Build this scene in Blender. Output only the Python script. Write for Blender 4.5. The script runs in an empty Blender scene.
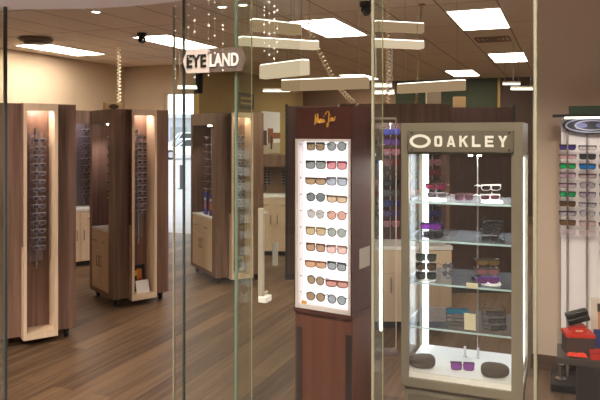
import bpy, bmesh, math, random
from mathutils import Vector, Matrix
random.seed(7)
S = bpy.context.scene
COL = S.collection
PI = math.pi
R = math.radians
YAW = R(22); CY, SY = math.cos(YAW), math.sin(YAW)
F = 650.0; HZ = 135.0; EYE = 1.6; H = 2.75

def W(px, d):                       # world x, y of a column of the view at a given distance
    r = (px - 300) / F * d
    return r * CY - d * SY, r * SY + d * CY
def Zat(py, d): return EYE + (HZ - py) * d / F
def FL(px, py, z=0.0):
    d = F * (EYE - z) / (py - HZ)
    return W(px, d)

# ------------------------------------------------------------------ materials
def lin(c):
    return tuple(((v / 255) / 12.92 if v / 255 <= .04045 else ((v / 255 + .055) / 1.055) ** 2.4) for v in c) + (1,)
MATS = {}
def nt(name):
    m = bpy.data.materials.new(name); m.use_nodes = True
    return m, m.node_tree.nodes, m.node_tree.links
def plain(name, rgb, rough=.5, metal=0, noise=0, scale=20, spec=.5, alpha=1):
    if name in MATS: return MATS[name]
    m, n, l = nt(name); b = n['Principled BSDF']
    b.inputs['Base Color'].default_value = lin(rgb); b.inputs['Roughness'].default_value = rough
    b.inputs['Metallic'].default_value = metal; b.inputs['Specular IOR Level'].default_value = spec
    b.inputs['Alpha'].default_value = alpha
    if noise:
        tc = n.new('ShaderNodeTexCoord'); t = n.new('ShaderNodeTexNoise'); t.inputs['Scale'].default_value = scale
        t.inputs['Detail'].default_value = 4
        r = n.new('ShaderNodeValToRGB'); c = lin(rgb)
        r.color_ramp.elements[0].position = .3; r.color_ramp.elements[1].position = .7
        r.color_ramp.elements[0].color = tuple(v * (1 - noise) for v in c[:3]) + (1,)
        r.color_ramp.elements[1].color = tuple(min(1, v * (1 + noise)) for v in c[:3]) + (1,)
        l.new(tc.outputs['Object'], t.inputs['Vector']); l.new(t.outputs['Fac'], r.inputs['Fac']); l.new(r.outputs['Color'], b.inputs['Base Color'])
    MATS[name] = m; return m
def wood(name, a, b_, rough=.4, axis='Z', sc=30):
    if name in MATS: return MATS[name]
    m, n, l = nt(name); b = n['Principled BSDF']; b.inputs['Roughness'].default_value = rough
    tc = n.new('ShaderNodeTexCoord'); mp = n.new('ShaderNodeMapping')
    mp.inputs['Scale'].default_value = {'Z': (sc, sc, 1.2), 'X': (1.2, sc, sc), 'Y': (sc, 1.2, sc)}[axis]
    t = n.new('ShaderNodeTexNoise'); t.inputs['Scale'].default_value = 1.0; t.inputs['Detail'].default_value = 5; t.inputs['Roughness'].default_value = .6
    r = n.new('ShaderNodeValToRGB'); r.color_ramp.elements[0].position = .3; r.color_ramp.elements[1].position = .72
    r.color_ramp.elements[0].color = lin(a); r.color_ramp.elements[1].color = lin(b_)
    l.new(tc.outputs['Object'], mp.inputs['Vector']); l.new(mp.outputs['Vector'], t.inputs['Vector'])
    l.new(t.outputs['Fac'], r.inputs['Fac']); l.new(r.outputs['Color'], b.inputs['Base Color'])
    MATS[name] = m; return m
def emit(name, rgb, st):
    if name in MATS: return MATS[name]
    m, n, l = nt(name); n.remove(n['Principled BSDF']); e = n.new('ShaderNodeEmission')
    e.inputs['Color'].default_value = lin(rgb); e.inputs['Strength'].default_value = st
    l.new(e.outputs[0], n['Material Output'].inputs['Surface']); MATS[name] = m; return m
def glassy(name, tint, refl=.05, haze=0, hazergb=(255, 255, 255), rough=.0):
    """thin clear sheet: tinted see-through, a fresnel share of mirror, a diffuse share for frosting and painted-in light haze"""
    if name in MATS: return MATS[name]
    m, n, l = nt(name); n.remove(n['Principled BSDF'])
    t = n.new('ShaderNodeBsdfTransparent'); t.inputs['Color'].default_value = lin(tint)
    g = n.new('ShaderNodeBsdfGlossy'); g.inputs['Roughness'].default_value = rough
    lw = n.new('ShaderNodeLayerWeight'); lw.inputs['Blend'].default_value = .25
    ma = n.new('ShaderNodeMath'); ma.operation = 'MULTIPLY_ADD'; ma.inputs[1].default_value = .35; ma.inputs[2].default_value = refl
    l.new(lw.outputs['Fresnel'], ma.inputs[0]); ma.inputs[1].default_value = refl * 3; ma.inputs[2].default_value = refl * .5
    mx = n.new('ShaderNodeMixShader'); l.new(ma.outputs[0], mx.inputs[0]); l.new(t.outputs[0], mx.inputs[1]); l.new(g.outputs[0], mx.inputs[2])
    out = mx
    if haze:
        d = n.new('ShaderNodeBsdfDiffuse'); d.inputs['Color'].default_value = lin(hazergb)
        m2 = n.new('ShaderNodeMixShader'); m2.inputs[0].default_value = haze
        l.new(mx.outputs[0], m2.inputs[1]); l.new(d.outputs[0], m2.inputs[2]); out = m2
    l.new(out.outputs[0], n['Material Output'].inputs['Surface']); MATS[name] = m; return m

M_WOOD = wood('walnut laminate', (98, 73, 60), (143, 112, 95))
M_CREAM = wood('maple laminate', (212, 186, 156), (228, 204, 176), .45)
M_WHITE = plain('white laminate', (240, 238, 235), .35)
M_BLACK = plain('black plastic', (22, 21, 22), .35)
M_DARK = plain('near black board', (38, 33, 32), .6)
M_CHROME = plain('brushed steel', (200, 200, 204), .25, 1)
M_STEEL = plain('grey rod', (170, 168, 172), .3, .8)
M_MAROON = wood('mahogany veneer', (54, 20, 14), (80, 32, 22), .55)
M_MAHOG = wood('brown mahogany base', (84, 42, 26), (106, 58, 38), .55)
M_BRONZE = plain('bronze paint', (128, 119, 103), .45, 0, .06, 6)
M_BRONZE2 = plain('bronze plate', (108, 100, 86), .4, 0, .06, 6)
M_GOLD = plain('gold foil', (214, 160, 62), .35, .3)
M_LETTER = plain('white vinyl lettering', (250, 248, 240), .5)
M_GLASS = glassy('storefront glass', (250, 251, 248), .045, .002, (230, 225, 220))
M_FIN = glassy('storefront glass fin', (250, 252, 247), .04, .012, (220, 220, 206))
M_EDGE = plain('green glass edge', (100, 116, 98), .25)
M_EDGEL = plain('pale glass edge', (156, 150, 128), .25)
M_ACR = glassy('clear acrylic', (246, 246, 250), .06, .12, (236, 228, 240))
M_SHELF = glassy('shelf glass', (240, 244, 248), .08, .03, (232, 234, 242))
M_SHEDGE = plain('pale blue shelf edge', (190, 214, 220), .2)
M_CASEGL = glassy('case glass', (250, 251, 250), .035, .006)
M_LED = emit('cool led strip', (238, 244, 255), 4)
M_PANEL = emit('troffer diffuser', (255, 244, 228), 13)
M_LIGHTBOX = emit('lightbox diffuser', (255, 250, 255), .8)
M_TUBE = emit('tube lamp', (255, 248, 230), 2.2)
M_SPOT = emit('spot lamp', (255, 246, 226), 14)

# ------------------------------------------------------------------ mesh builder
class MB:
    def __init__(s): s.bm = bmesh.new(); s.mats = []
    def mi(s, m):
        if m is None: return 0
        if m not in s.mats: s.mats.append(m)
        return s.mats.index(m)
    def _fin(s, verts, m, mat=None):
        if mat is not None: bmesh.ops.transform(s.bm, matrix=mat, verts=verts)
        i = s.mi(m)
        for f in {f for v in verts for f in v.link_faces}: f.material_index = i
    def box(s, x0, x1, y0, y1, z0, z1, m=None, bev=0, mat=None):
        r = bmesh.ops.create_cube(s.bm, size=1); vs = r['verts']
        for v in vs: v.co = Vector((x0 + (x1 - x0) * (v.co.x + .5), y0 + (y1 - y0) * (v.co.y + .5), z0 + (z1 - z0) * (v.co.z + .5)))
        if bev:
            e = list({e for v in vs for e in v.link_edges})
            g = bmesh.ops.bevel(s.bm, geom=e, offset=bev, segments=2, affect='EDGES', profile=.5)
            vs = list({v for f in g['faces'] for v in f.verts})
            seen = set(vs); st = list(vs)
            while st:
                v = st.pop()
                for ed in v.link_edges:
                    o = ed.other_vert(v)
                    if o not in seen: seen.add(o); st.append(o)
            vs = list(seen)
        s._fin(vs, m, mat); return s
    def cyl(s, c, r, h, m=None, n=16, r2=None, axis='Z', mat=None):
        g = bmesh.ops.create_cone(s.bm, cap_ends=True, segments=n, radius1=r, radius2=r if r2 is None else r2, depth=h)
        vs = g['verts']
        rot = {'Z': Matrix(), 'X': Matrix.Rotation(PI / 2, 4, 'Y'), 'Y': Matrix.Rotation(-PI / 2, 4, 'X')}[axis]
        bmesh.ops.transform(s.bm, matrix=Matrix.Translation(c) @ rot, verts=vs)
        s._fin(vs, m, mat); return s
    def ball(s, c, r, m=None, sc=(1, 1, 1), n=10):
        g = bmesh.ops.create_uvsphere(s.bm, u_segments=n, v_segments=max(6, n - 2), radius=r)
        bmesh.ops.transform(s.bm, matrix=Matrix.Translation(c) @ Matrix.Diagonal((*sc, 1)), verts=g['verts'])
        s._fin(g['verts'], m); return s
    def prism(s, pts, a, b, m=None, plane='XZ'):     # polygon in a plane, extruded along the third axis a..b
        def mk(p, t): return {'XZ': (p[0], t, p[1]), 'XY': (p[0], p[1], t), 'YZ': (t, p[0], p[1])}[plane]
        A = [s.bm.verts.new(mk(p, a)) for p in pts]; B = [s.bm.verts.new(mk(p, b)) for p in pts]
        s.bm.faces.new(A); s.bm.faces.new(B[::-1]); k = len(pts)
        for i in range(k): s.bm.faces.new((A[i], B[i], B[(i + 1) % k], A[(i + 1) % k]))
        s._fin(A + B, m); return s
    def ring(s, outer, inner, a, b, m=None, plane='XZ'):
        def mk(p, t): return {'XZ': (p[0], t, p[1]), 'XY': (p[0], p[1], t), 'YZ': (t, p[0], p[1])}[plane]
        k = len(outer); V = [[s.bm.verts.new(mk(p, t)) for p in L] for L, t in ((outer, a), (inner, a), (outer, b), (inner, b))]
        for i in range(k):
            j = (i + 1) % k
            for q, w in ((0, 1), (1, 3), (3, 2), (2, 0)): s.bm.faces.new((V[q][i], V[q][j], V[w][j], V[w][i]))
        s._fin([v for L in V for v in L], m); return s
    def tube(s, pts, r, m=None, n=6, cyc=False):
        P = [Vector(p) for p in pts]; k = len(P); rings = []
        up = Vector((0, 0, 1))
        for i in range(k):
            if cyc: t = P[(i + 1) % k] - P[i - 1]
            else: t = P[min(i + 1, k - 1)] - P[max(i - 1, 0)]
            t.normalize(); u = t.cross(up)
            if u.length < .05: u = t.cross(Vector((0, 1, 0)))
            u.normalize(); w = t.cross(u)
            rr = r(i / (k - 1)) if callable(r) else r
            rings.append([s.bm.verts.new(P[i] + (u * math.cos(2 * PI * j / n) + w * math.sin(2 * PI * j / n)) * rr) for j in range(n)])
        for i in range(k if cyc else k - 1):
            A, B = rings[i], rings[(i + 1) % k]
            for j in range(n): s.bm.faces.new((A[j], A[(j + 1) % n], B[(j + 1) % n], B[j]))
        if not cyc: s.bm.faces.new(rings[0][::-1]); s.bm.faces.new(rings[-1])
        s._fin([v for q in rings for v in q], m); return s
    def mesh(s, name, mat=None, smooth=False):
        bmesh.ops.recalc_face_normals(s.bm, faces=s.bm.faces[:])
        me = bpy.data.meshes.new(name); s.bm.to_mesh(me); s.bm.free()
        for m in (s.mats or [mat]): me.materials.append(m)
        if smooth:
            for p in me.polygons: p.use_smooth = True
            me.set_sharp_from_angle(angle=R(35))
        return me
    def build(s, name, mat=None, parent=None, loc=None, rz=0, smooth=False):
        return link(name, s.mesh(name, mat, smooth), parent, loc, rz)
def link(name, me, parent=None, loc=None, rz=0):
    o = bpy.data.objects.new(name, me); COL.objects.link(o)
    if parent: o.parent = parent
    if loc: o.location = loc
    o.rotation_euler.z = rz
    return o
def tag(o, label, cat, group=None, kind=None):
    o['label'] = label; o['category'] = cat
    if group: o['group'] = group
    if kind: o['kind'] = kind
    return o
def thing(name, label, cat, loc, rz=0, group=None):
    o = link(name, None, None, loc, rz); return tag(o, label, cat, group)
def struct(name, mb, mat, label=None, cat=None, parent=None, loc=None, rz=0):
    o = mb.build(name, mat, parent, loc, rz)
    if not parent:
        o['kind'] = 'structure'
        o['label'] = label; o['category'] = cat
    return o
def text_mesh(txt, size, depth=.002, bold=0.0, sx=1.0, space=1.0):
    cu = bpy.data.curves.new('t', 'FONT'); cu.body = txt; cu.size = size; cu.extrude = depth; cu.offset = bold
    cu.align_x = 'CENTER'; cu.align_y = 'CENTER'; cu.space_character = space
    o = bpy.data.objects.new('t', cu); COL.objects.link(o)
    dg = bpy.context.evaluated_depsgraph_get(); me = bpy.data.meshes.new_from_object(o.evaluated_get(dg))
    bpy.data.objects.remove(o); bpy.data.curves.remove(cu)
    me.materials.clear()
    me.transform(Matrix.Rotation(PI / 2, 4, 'X') @ Matrix.Diagonal((sx, 1, 1, 1)))   # upright, reads from -Y
    return me
def selli(cx, cz, a, b, p=2.6, n=18):
    out = []
    for i in range(n):
        t = 2 * PI * i / n; c, s = math.cos(t), math.sin(t)
        out.append((cx + a * math.copysign(abs(c) ** (2 / p), c), cz + b * math.copysign(abs(s) ** (2 / p), s)))
    return out
ORD = ['top', 'second', 'third', 'fourth', 'fifth', 'sixth', 'seventh', 'eighth', 'ninth', 'tenth', 'eleventh', 'twelfth', 'thirteenth', 'fourteenth', 'fifteenth']

# ------------------------------------------------------------------ camera, world
cam = bpy.data.cameras.new('camera'); co = bpy.data.objects.new('camera', cam); COL.objects.link(co)
co.location = (0, 0, EYE); co.rotation_euler = (PI / 2, 0, YAW)
cam.sensor_width = 36; cam.lens = F / 600 * 36; cam.shift_y = -(200 - HZ) / 600; cam.clip_end = 300
S.camera = co
w = bpy.data.worlds.new('overcast sky'); S.world = w; w.use_nodes = True
w.node_tree.nodes['Background'].inputs[0].default_value = lin((226, 234, 246)); w.node_tree.nodes['Background'].inputs[1].default_value = 1.6
S.view_settings.view_transform = 'Standard'; S.view_settings.look = 'None'; S.view_settings.exposure = 1.0; S.view_settings.gamma = 1
S.cycles.transparent_max_bounces = 40; S.cycles.max_bounces = 8

# ------------------------------------------------------------------ the setting
def floor_mat():
    m, n, l = nt('oak plank floor'); b = n['Principled BSDF']; b.inputs['Roughness'].default_value = .5; b.inputs['Specular IOR Level'].default_value = .22
    tc = n.new('ShaderNodeTexCoord'); mp = n.new('ShaderNodeMapping'); mp.inputs['Rotation'].default_value = (0, 0, PI / 2)
    br = n.new('ShaderNodeTexBrick'); br.inputs['Scale'].default_value = 1; br.inputs['Brick Width'].default_value = 1.3; br.inputs['Row Height'].default_value = .15
    br.inputs['Mortar Size'].default_value = .0012; br.inputs['Color1'].default_value = (.25, .25, .25, 1); br.inputs['Color2'].default_value = (.75, .75, .75, 1)
    br.inputs['Mortar'].default_value = (.1, .1, .1, 1)
    m2 = n.new('ShaderNodeMapping'); m2.inputs['Scale'].default_value = (26, 1.0, 1)
    no = n.new('ShaderNodeTexNoise'); no.inputs['Scale'].default_value = 1; no.inputs['Detail'].default_value = 6; no.inputs['Roughness'].default_value = .65
    mix = n.new('ShaderNodeMix'); mix.data_type = 'FLOAT'; mix.inputs[0].default_value = .62
    r = n.new('ShaderNodeValToRGB'); e = r.color_ramp.elements
    e[0].position = .28; e[0].color = lin((50, 36, 26)); e[1].position = .72; e[1].color = lin((134, 106, 80))
    l.new(tc.outputs['Object'], mp.inputs['Vector']); l.new(mp.outputs['Vector'], br.inputs['Vector'])
    l.new(tc.outputs['Object'], m2.inputs['Vector']); l.new(m2.outputs['Vector'], no.inputs['Vector'])
    l.new(br.outputs['Color'], mix.inputs[2]); l.new(no.outputs['Fac'], mix.inputs[3])
    l.new(mix.outputs[0], r.inputs['Fac']); l.new(r.outputs['Color'], b.inputs['Base Color'])
    return m
def ceil_mat():
    m, n, l = nt('ceiling tile grid'); b = n['Principled BSDF']; b.inputs['Roughness'].default_value = .8
    tc = n.new('ShaderNodeTexCoord'); mp = n.new('ShaderNodeMapping'); mp.inputs['Location'].default_value = (.02, .13, 0)
    br = n.new('ShaderNodeTexBrick'); br.offset = 0; br.inputs['Scale'].default_value = 1; br.inputs['Brick Width'].default_value = .5; br.inputs['Row Height'].default_value = 1.18
    br.inputs['Mortar Size'].default_value = .008; br.inputs['Color1'].default_value = lin((236, 222, 208)); br.inputs['Color2'].default_value = lin((228, 214, 200))
    br.inputs['Mortar'].default_value = lin((150, 130, 112))
    l.new(tc.outputs['Object'], mp.inputs['Vector']); l.new(mp.outputs['Vector'], br.inputs['Vector']); l.new(br.outputs['Color'], b.inputs['Base Color'])
    return m
XL, XR, YB, YBL, XJ, YF = -6.86, 1.7, 13.6, 9.08, -5.42, 2.3
M_FLOOR = floor_mat()
struct('floor', MB().box(XL, XR, YF - .06, YBL + .02, -.1, 0).box(XJ, XR, YBL + .02, YB, -.1, 0), M_FLOOR, 'brown oak plank floor of the eyewear shop', 'floor')
struct('ceiling', MB().box(XL, XR, YF - .1, YBL + .1, H, H + .1).box(XJ, XR, YBL + .1, YB, H, H + .1), ceil_mat(), 'suspended tile ceiling with recessed light panels', 'ceiling')
M_BEIGE = plain('beige wall paint', (194, 172, 146), .8, 0, .04, 3)
M_TAN = plain('tan wall paint', (206, 184, 164), .75, 0, .03, 3)
struct('wall_left', MB().box(XL - .1, XL, YF - .1, YBL + .1, 0, H), M_BEIGE, 'beige left wall of the shop under the long ceiling lights', 'wall')
# back left wall with the opening onto the car park
OX0, OX1, OZ = -6.085, XJ - .1, 2.27
struct('wall_back_left', MB().box(XL, OX0, YBL, YBL + .12, 0, H).box(OX0, XJ, YBL, YBL + .12, OZ, H), M_BEIGE, 'beige rear wall left of the doorway to the car park', 'wall')
struct('wall_side', MB().box(XJ - .1, XJ, YBL, YB + .1, 0, H), plain('mustard wall paint', (176, 150, 98), .8, 0, .05, 3), 'mustard side wall beyond the doorway to the car park', 'wall')
xg0, xg1 = -3.3, -1.18
struct('wall_back', MB().box(XJ, xg0, YB, YB + .1, 0, H), plain('brown wall paint', (120, 92, 70), .8), 'brown rear wall deep in the shop', 'wall')
struct('wall_back_green', MB().box(xg0, xg1, YB, YB + .1, 0, H), plain('green wall paint', (40, 48, 22), .75), 'dark green rear wall deep in the shop', 'wall')
struct('wall_back_right', MB().box(xg1, XR, YB, YB + .1, 0, H), plain('dark wall paint', (74, 54, 44), .8), 'dark brown rear wall right of the green wall', 'wall')
struct('trim_1', MB().box(xg1 - .03, xg1 + .02, YB - .03, YB, 0, H), plain('brass trim', (150, 120, 60), .4, .4), 'brass strip at the right edge of the green wall', 'trim')
struct('wall_right', MB().box(XR, XR + .1, YF - .1, YB + .1, 0, H), M_TAN, 'right wall of the shop', 'wall')
YP = 4.74; XP = -.19
struct('wall_partition', MB().box(XP, XR, YP, YP + .12, 0, H), M_TAN, 'tan partition wall behind the spectacle board', 'wall')
struct('baseboard_partition', MB().box(XP - .012, XR, YP - .014, YP, 0, .1), wood('skirting wood', (70, 50, 38), (96, 72, 54), .5, 'X'), 'brown skirting along the tan partition', 'baseboard')
# curved white bulkhead over the entrance
cur = [(-60, 3.12), (0, 3.11), (50, 3.10), (95, 3.08), (130, 3.03), (160, 2.965), (185, 2.90), (210, 2.83), (240, 2.74)]
pts = [W(p, d) for p, d in cur]
poly = [(pts[0][0], YF - .5)] + pts + [(pts[-1][0], YF - .5)]
struct('trim_2', MB().prism(poly, 2.2, H, None, 'XY'), plain('white bulkhead paint', (248, 243, 246), .7), 'white curved bulkhead over the shop entrance', 'bulkhead')
# glazed shop front
def pane(name, x0, x1, z1, label, fin_at=None, y=YF):
    o = struct(name, MB().box(x0 + .004, x1 - .004, y, y + .01, .0, z1), M_GLASS, label, 'window')
    return o
M_EDGE2 = plain('olive glass edge', (140, 138, 116), .3)
def fin(parent, x, z1, edge=M_EDGE2):
    f = MB().box(x - .005, x + .005, YF + .012, YF + .14, 0, z1).build('glass_fin', M_FIN, parent)
    MB().box(x - .0042, x + .0042, YF - .003, YF + .012, 0, z1).build('glass_edge', edge, f)
    MB().box(x - .002, x + .002, YF + .14, YF + .143, 0, z1).build('glass_edge', M_EDGEL, f)
FX = [-2.42, -1.447, -1.204, -.643, -.085]
w1 = pane('window_1', FX[1], FX[2], 2.2, 'narrow glass pane of the shop front beside the open entrance')
w2 = pane('window_2', FX[2], FX[3], H, 'glass pane of the shop front before the maroon cabinet')
w3 = pane('window_3', FX[3], FX[4], H, 'glass pane of the shop front before the tall glass case')
w4 = pane('window_4', FX[4], XR, H, 'glass pane of the shop front before the spectacle board')
w5 = pane('window_5', XL, FX[0], 2.2, 'glass pane of the shop front left of the open entrance')
fin(w2, FX[2], 2.2, M_EDGE); fin(w3, FX[3], H); fin(w4, FX[4], H)
MB().box(FX[1] - .003, FX[1] + .002, YF - .002, YF + .012, 0, 2.2).build('glass_edge', plain('dark glass edge', (58, 66, 62), .3), w1)
MB().box(FX[0] - .004, FX[0] + .006, YF - .002, YF + .012, 0, 2.2).build('glass_edge', plain('dark glass edge', (58, 66, 62), .3), w5)
# sliding door leaf, pushed open behind the fixed panes
dl = struct('door_1', MB().box(-1.60, -1.0, YF + .165, YF + .175, .012, 2.17), M_GLASS, 'frameless glass door leaf slid open behind the shop front', 'door')
MB().box(-1.604, -1.60, YF + .163, YF + .177, .012, 2.17).build('glass_edge', M_EDGEL, dl)
hx = W(265.5, 2.72)[0]; 
d_h = 2.68
MB().box(hx - .012, hx + .012, YF + .118, YF + .135, Zat(300, d_h), Zat(208, d_h), bev=.004).cyl((hx + .006, YF + .15, Zat(214, d_h)), .007, .035, axis='Y').cyl((hx + .006, YF + .15, Zat(294, d_h)), .007, .035, axis='Y').build('door_handle', plain('satin pull bar', (170, 160, 146), .35), dl)
MB().box(hx - .008, hx + .03, YF + .112, YF + .165, Zat(302, d_h), Zat(296, d_h), bev=.003).build('door_lock', M_WHITE, dl)
hx2 = hx + .052
MB().cyl((hx2, YF + .15, Zat(254, d_h)), .012, .095, n=16).cyl((hx2, YF + .16, Zat(247, d_h)), .006, .03, axis='Y').build('door_knob', plain('grey knob', (150, 146, 138), .35, .3), dl)

# ---- the mall hall the camera stands in
struct('floor_mall', MB().box(XL - 2, XR + 3, -5, YF - .06, -.1, 0), plain('mall tile', (116, 110, 108), .35, 0, .05, 2), 'pale tile floor of the mall walkway', 'floor')
struct('wall_mall', MB().box(XL - 2, XR + 3, -5.1, -5, 0, 3.6).box(XL - 2.1, XL - 2, -5, YF, 0, 3.6).box(XR + 3, XR + 3.1, -5, YF, 0, 3.6)
       .box(XL - 2, XR + 3, YF - .1, YF, H + .1, 3.6).box(XL - 2, XL - .1, YF - .1, YF, 0, H + .1).box(XR + .1, XR + 3, YF - .1, YF, 0, H + .1), plain('mall wall', (92, 80, 72), .8), 'walls of the mall walkway', 'wall')
struct('ceiling_mall', MB().box(XL - 2, XR + 3, -5, YF, 3.6, 3.7), plain('mall ceiling', (190, 182, 176), .8), 'ceiling of the mall walkway', 'ceiling')

# ------------------------------------------------------------------ outdoors
struct('ground_outside', MB().box(-75, 5, YB + .1, 110, -.12, -.02).box(-75, XJ - .1, YBL + .12, YB + .1, -.12, -.02).box(OX0, OX1, YBL, YBL + .12, -.12, -.01),
       plain('asphalt', (176, 172, 176), .85, 0, .06, 2), 'pale grey car park beyond the rear doorway', 'ground')
def car(name, label, loc, rz, suv):
    L, Wd = (4.6, 1.8)
    t = thing(name, label, 'car', loc, rz, 'white cars in the car park')
    h1, h2 = (.85, 1.4) if not suv else (1.0, 1.85)
    prof = [(-2.3, .3), (-2.32, .6), (-2.2, h1 - .12), (-.95, h1), (-.35, h2 - .06), (0, h2), (.95 if not suv else 1.9, h2 - .02), (1.6 if not suv else 2.2, h1 + .08), (2.25, h1 - .02), (2.3, .5), (2.25, .3)]
    MB().prism(prof, -Wd / 2, Wd / 2).build('body', plain('white car paint', (236, 236, 238), .25), t)
    gl = plain('car window tint', (58, 66, 74), .15)
    sd = [(-.8, h1 + .03), (-.32, h2 - .1), (.9 if not suv else 1.8, h2 - .1), (1.35 if not suv else 2.0, h1 + .06)]
    MB().prism(sd, -Wd / 2 - .01, Wd / 2 + .01).build('side_windows', gl, t)
    MB().prism([(-.97, h1 + .02), (-.42, h2 - .1), (-.44, h2 - .08), (-1.0, h1 + .04)], -.72, .72).build('windscreen', gl, t)
    for x in (-1.4, 1.4):
        for y in (-1, 1):
            wl = MB().cyl((x, y * (Wd / 2 - .08), .32), .32, .2, axis='Y', n=20).build('wheel', plain('tyre', (34, 34, 36), .7), t)
            MB().cyl((x, y * (Wd / 2 + .025), .32), .2, .02, axis='Y', n=14).build('hubcap', plain('alloy', (170, 172, 176), .3, .5), wl)
    for y in (-.62, .62): MB().box(-2.34, -2.2, y - .22, y + .22, .58, .72, bev=.03).build('headlight', plain('lamp glass', (120, 126, 132), .15), t)
    MB().box(-2.345, -2.25, -.25, .25, .52, .68, bev=.02).build('grille', M_BLACK, t)
    return t
p = W(187, 44); car('car', 'white saloon car parked nearest beyond the rear doorway', (p[0], p[1], -.02), R(22 + 28), False)
p = W(184, 56); car('car', 'tall white car parked behind the saloon', (p[0], p[1], -.02), R(22 + 20), True)
p = W(182, 19.5); tag(MB().cyl((0, 0, .34), .07, .68, n=14).cyl((0, 0, .7), .075, .04, n=14).cyl((0, 0, .01), .12, .02, n=14).build('bollard', plain('bollard paint', (78, 76, 80), .6), None, (p[0], p[1], -.02), smooth=True), 'dark bollard standing in the car park', 'bollard')
p = W(190, 80)
bt = thing('building', 'low pale grey building across the car park', 'building', (p[0], p[1], -.02), YAW)
MB().box(-14, 14, 0, 8, 0, 3.7).build('wall', plain('grey render', (172, 176, 180), .8), bt)
MB().box(-14.2, 14.2, -.2, 8.2, 3.7, 4.2).build('roof', plain('grey roof', (196, 198, 202), .7), bt)
for i in range(8): MB().box(-12 + i * 3.2, -10 + i * 3.2, -.05, .02, 1, 2.6).build('window', plain('dim window', (140, 146, 150), .3), bt)

# ------------------------------------------------------------------ ceiling fittings
LG = ['over the left wall', 'between the black spot and the left glass', 'centre of the ceiling above the maroon cabinet', 'nearest on the right above the tall glass case', 'behind the big right one', 'before the green wall', 'far behind the maroon cabinet']
LP = [(-6.23, 6.9), (-4.42, 6.88), (-2.31, 6.6), (-.76, 6.66), (-.74, 10.07), (-1.71, 12.3), (-3.72, 12.36)]
for (x, y), g in zip(LP, LG):
    t = thing('ceiling_light', 'rectangular recessed ceiling light ' + g, 'ceiling light', (x, y, H), 0, 'ceiling lights')
    MB().box(-.235, .235, -.575, .575, -.006, -.002).build('diffuser', M_PANEL, t)
    MB().ring([(-.25, -.59), (.25, -.59), (.25, .59), (-.25, .59)], [(-.235, -.575), (.235, -.575), (.235, .575), (-.235, .575)], -.012, 0, None, 'XY').build('frame', M_WHITE, t)
for px, py, g in ((96, 11, 'under the white bulkhead'), (222, 6, 'left of the glass fin near the hanging beads'), (243, 4, 'just right of the glass fin')):
    x, y = FL(px, py, H)
    t = thing('downlight', 'small round downlight ' + g, 'downlight', (x, y, H), 0, 'small downlights')
    a = selli(0, 0, .05, .05, 2); b = selli(0, 0, .036, .036, 2)
    MB().ring(a, b, -.012, 0, None, 'XY').build('rim', M_WHITE, t); MB().cyl((0, 0, -.004), .036, .006).build('lamp', M_SPOT, t)
x, y = FL(36, 38, H)
t = thing('ceiling_vent', 'round dark ceiling vent above the left light', 'ceiling vent', (x, y, H))
MB().cyl((0, 0, -.03), .17, .03, n=28, r2=.2).build('collar', plain('vent grey', (108, 94, 82), .6), t); MB().cyl((0, 0, -.06), .13, .02, n=28).build('disc', plain('vent grey', (108, 94, 82), .6), t)
x, y = FL(493, 39, H)
t = thing('ceiling_vent', 'flat square ceiling vent between the two right lights', 'ceiling vent', (x, y, H))
v = MB()
for i in range(4): q = .2 - i * .05; v.ring([(-q, -q), (q, -q), (q, q), (-q, q)], [(-q + .02, -q + .02), (q - .02, -q + .02), (q - .02, q - .02), (-q + .02, q - .02)], -.012, 0, None, 'XY')
v.build('grille', plain('vent tan', (150, 128, 110), .6), t)
for px, py, g in ((142, 33, 'at the edge of the second light'), (366, 2, 'left of the right glass fin')):
    x, y = FL(px, py, H); s_ = .75 if px > 300 else 1
    t = thing('security_camera', 'black ceiling security camera ' + g, 'camera', (x, y, H), YAW, 'black ceiling cameras')
    MB().cyl((0, 0, -.02), .055, .04, n=18).build('mount', M_BLACK, t, smooth=True)
    MB().ball((0, 0, -.075), .045, sc=(1, 1, 1), n=16).cyl((0, -.05, -.085), .028, .05, axis='Y').build('body', M_BLACK, t, smooth=True)
# mall reflections in the glass, rebuilt as added glowing hanging bars
M_UP = emit('added ceiling glow', (255, 244, 228), 2.2); M_BEAM = emit('dim mirrored glow', (255, 214, 168), .19); M_BEAMB = emit('bright mirrored glow', (255, 230, 198), .38)
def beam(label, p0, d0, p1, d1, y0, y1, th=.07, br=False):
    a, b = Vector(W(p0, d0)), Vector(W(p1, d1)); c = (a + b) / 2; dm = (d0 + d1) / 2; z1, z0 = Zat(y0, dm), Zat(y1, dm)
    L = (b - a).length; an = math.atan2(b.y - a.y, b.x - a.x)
    t = thing('mirrored_band', label, 'light band', (c.x, c.y, z0), an, 'mirrored light bands hung as glowing bars')
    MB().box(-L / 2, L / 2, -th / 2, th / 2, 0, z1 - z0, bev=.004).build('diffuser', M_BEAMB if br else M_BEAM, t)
    MB().box(-L / 2, L / 2, -th / 2 + .01, th / 2 - .01, z1 - z0, z1 - z0 + .006).build('added_uplight', M_UP, t)  # unseen glowing top, added to brighten the ceiling
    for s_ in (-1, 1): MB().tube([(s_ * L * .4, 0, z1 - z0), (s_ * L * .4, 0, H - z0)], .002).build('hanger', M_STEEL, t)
beam('white mirrored light band highest left of the big light', 252, 4.1, 299, 4.3, 22.5, 33)
beam('white mirrored light band below the highest one and beside the coil', 240, 3.75, 317, 3.95, 40, 47.5, br=True)
beam('short bright mirrored light band sloping down over the framed notice', 263, 4.75, 306, 4.4, 63, 77, br=True)
beam('long beige mirrored light band just above the maroon cabinet', 283, 5.0, 368, 4.7, 79, 90)
beam('white mirrored light band highest right of the right glass fin', 374, 4.2, 422, 4.3, 23, 32)
beam('white mirrored light band lower right of the right glass fin', 374, 4.0, 422, 4.1, 41, 48, br=True)
beam('long mirrored light band above the tall glass case', 399, 5.4, 464, 5.0, 82.5, 92)
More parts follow.
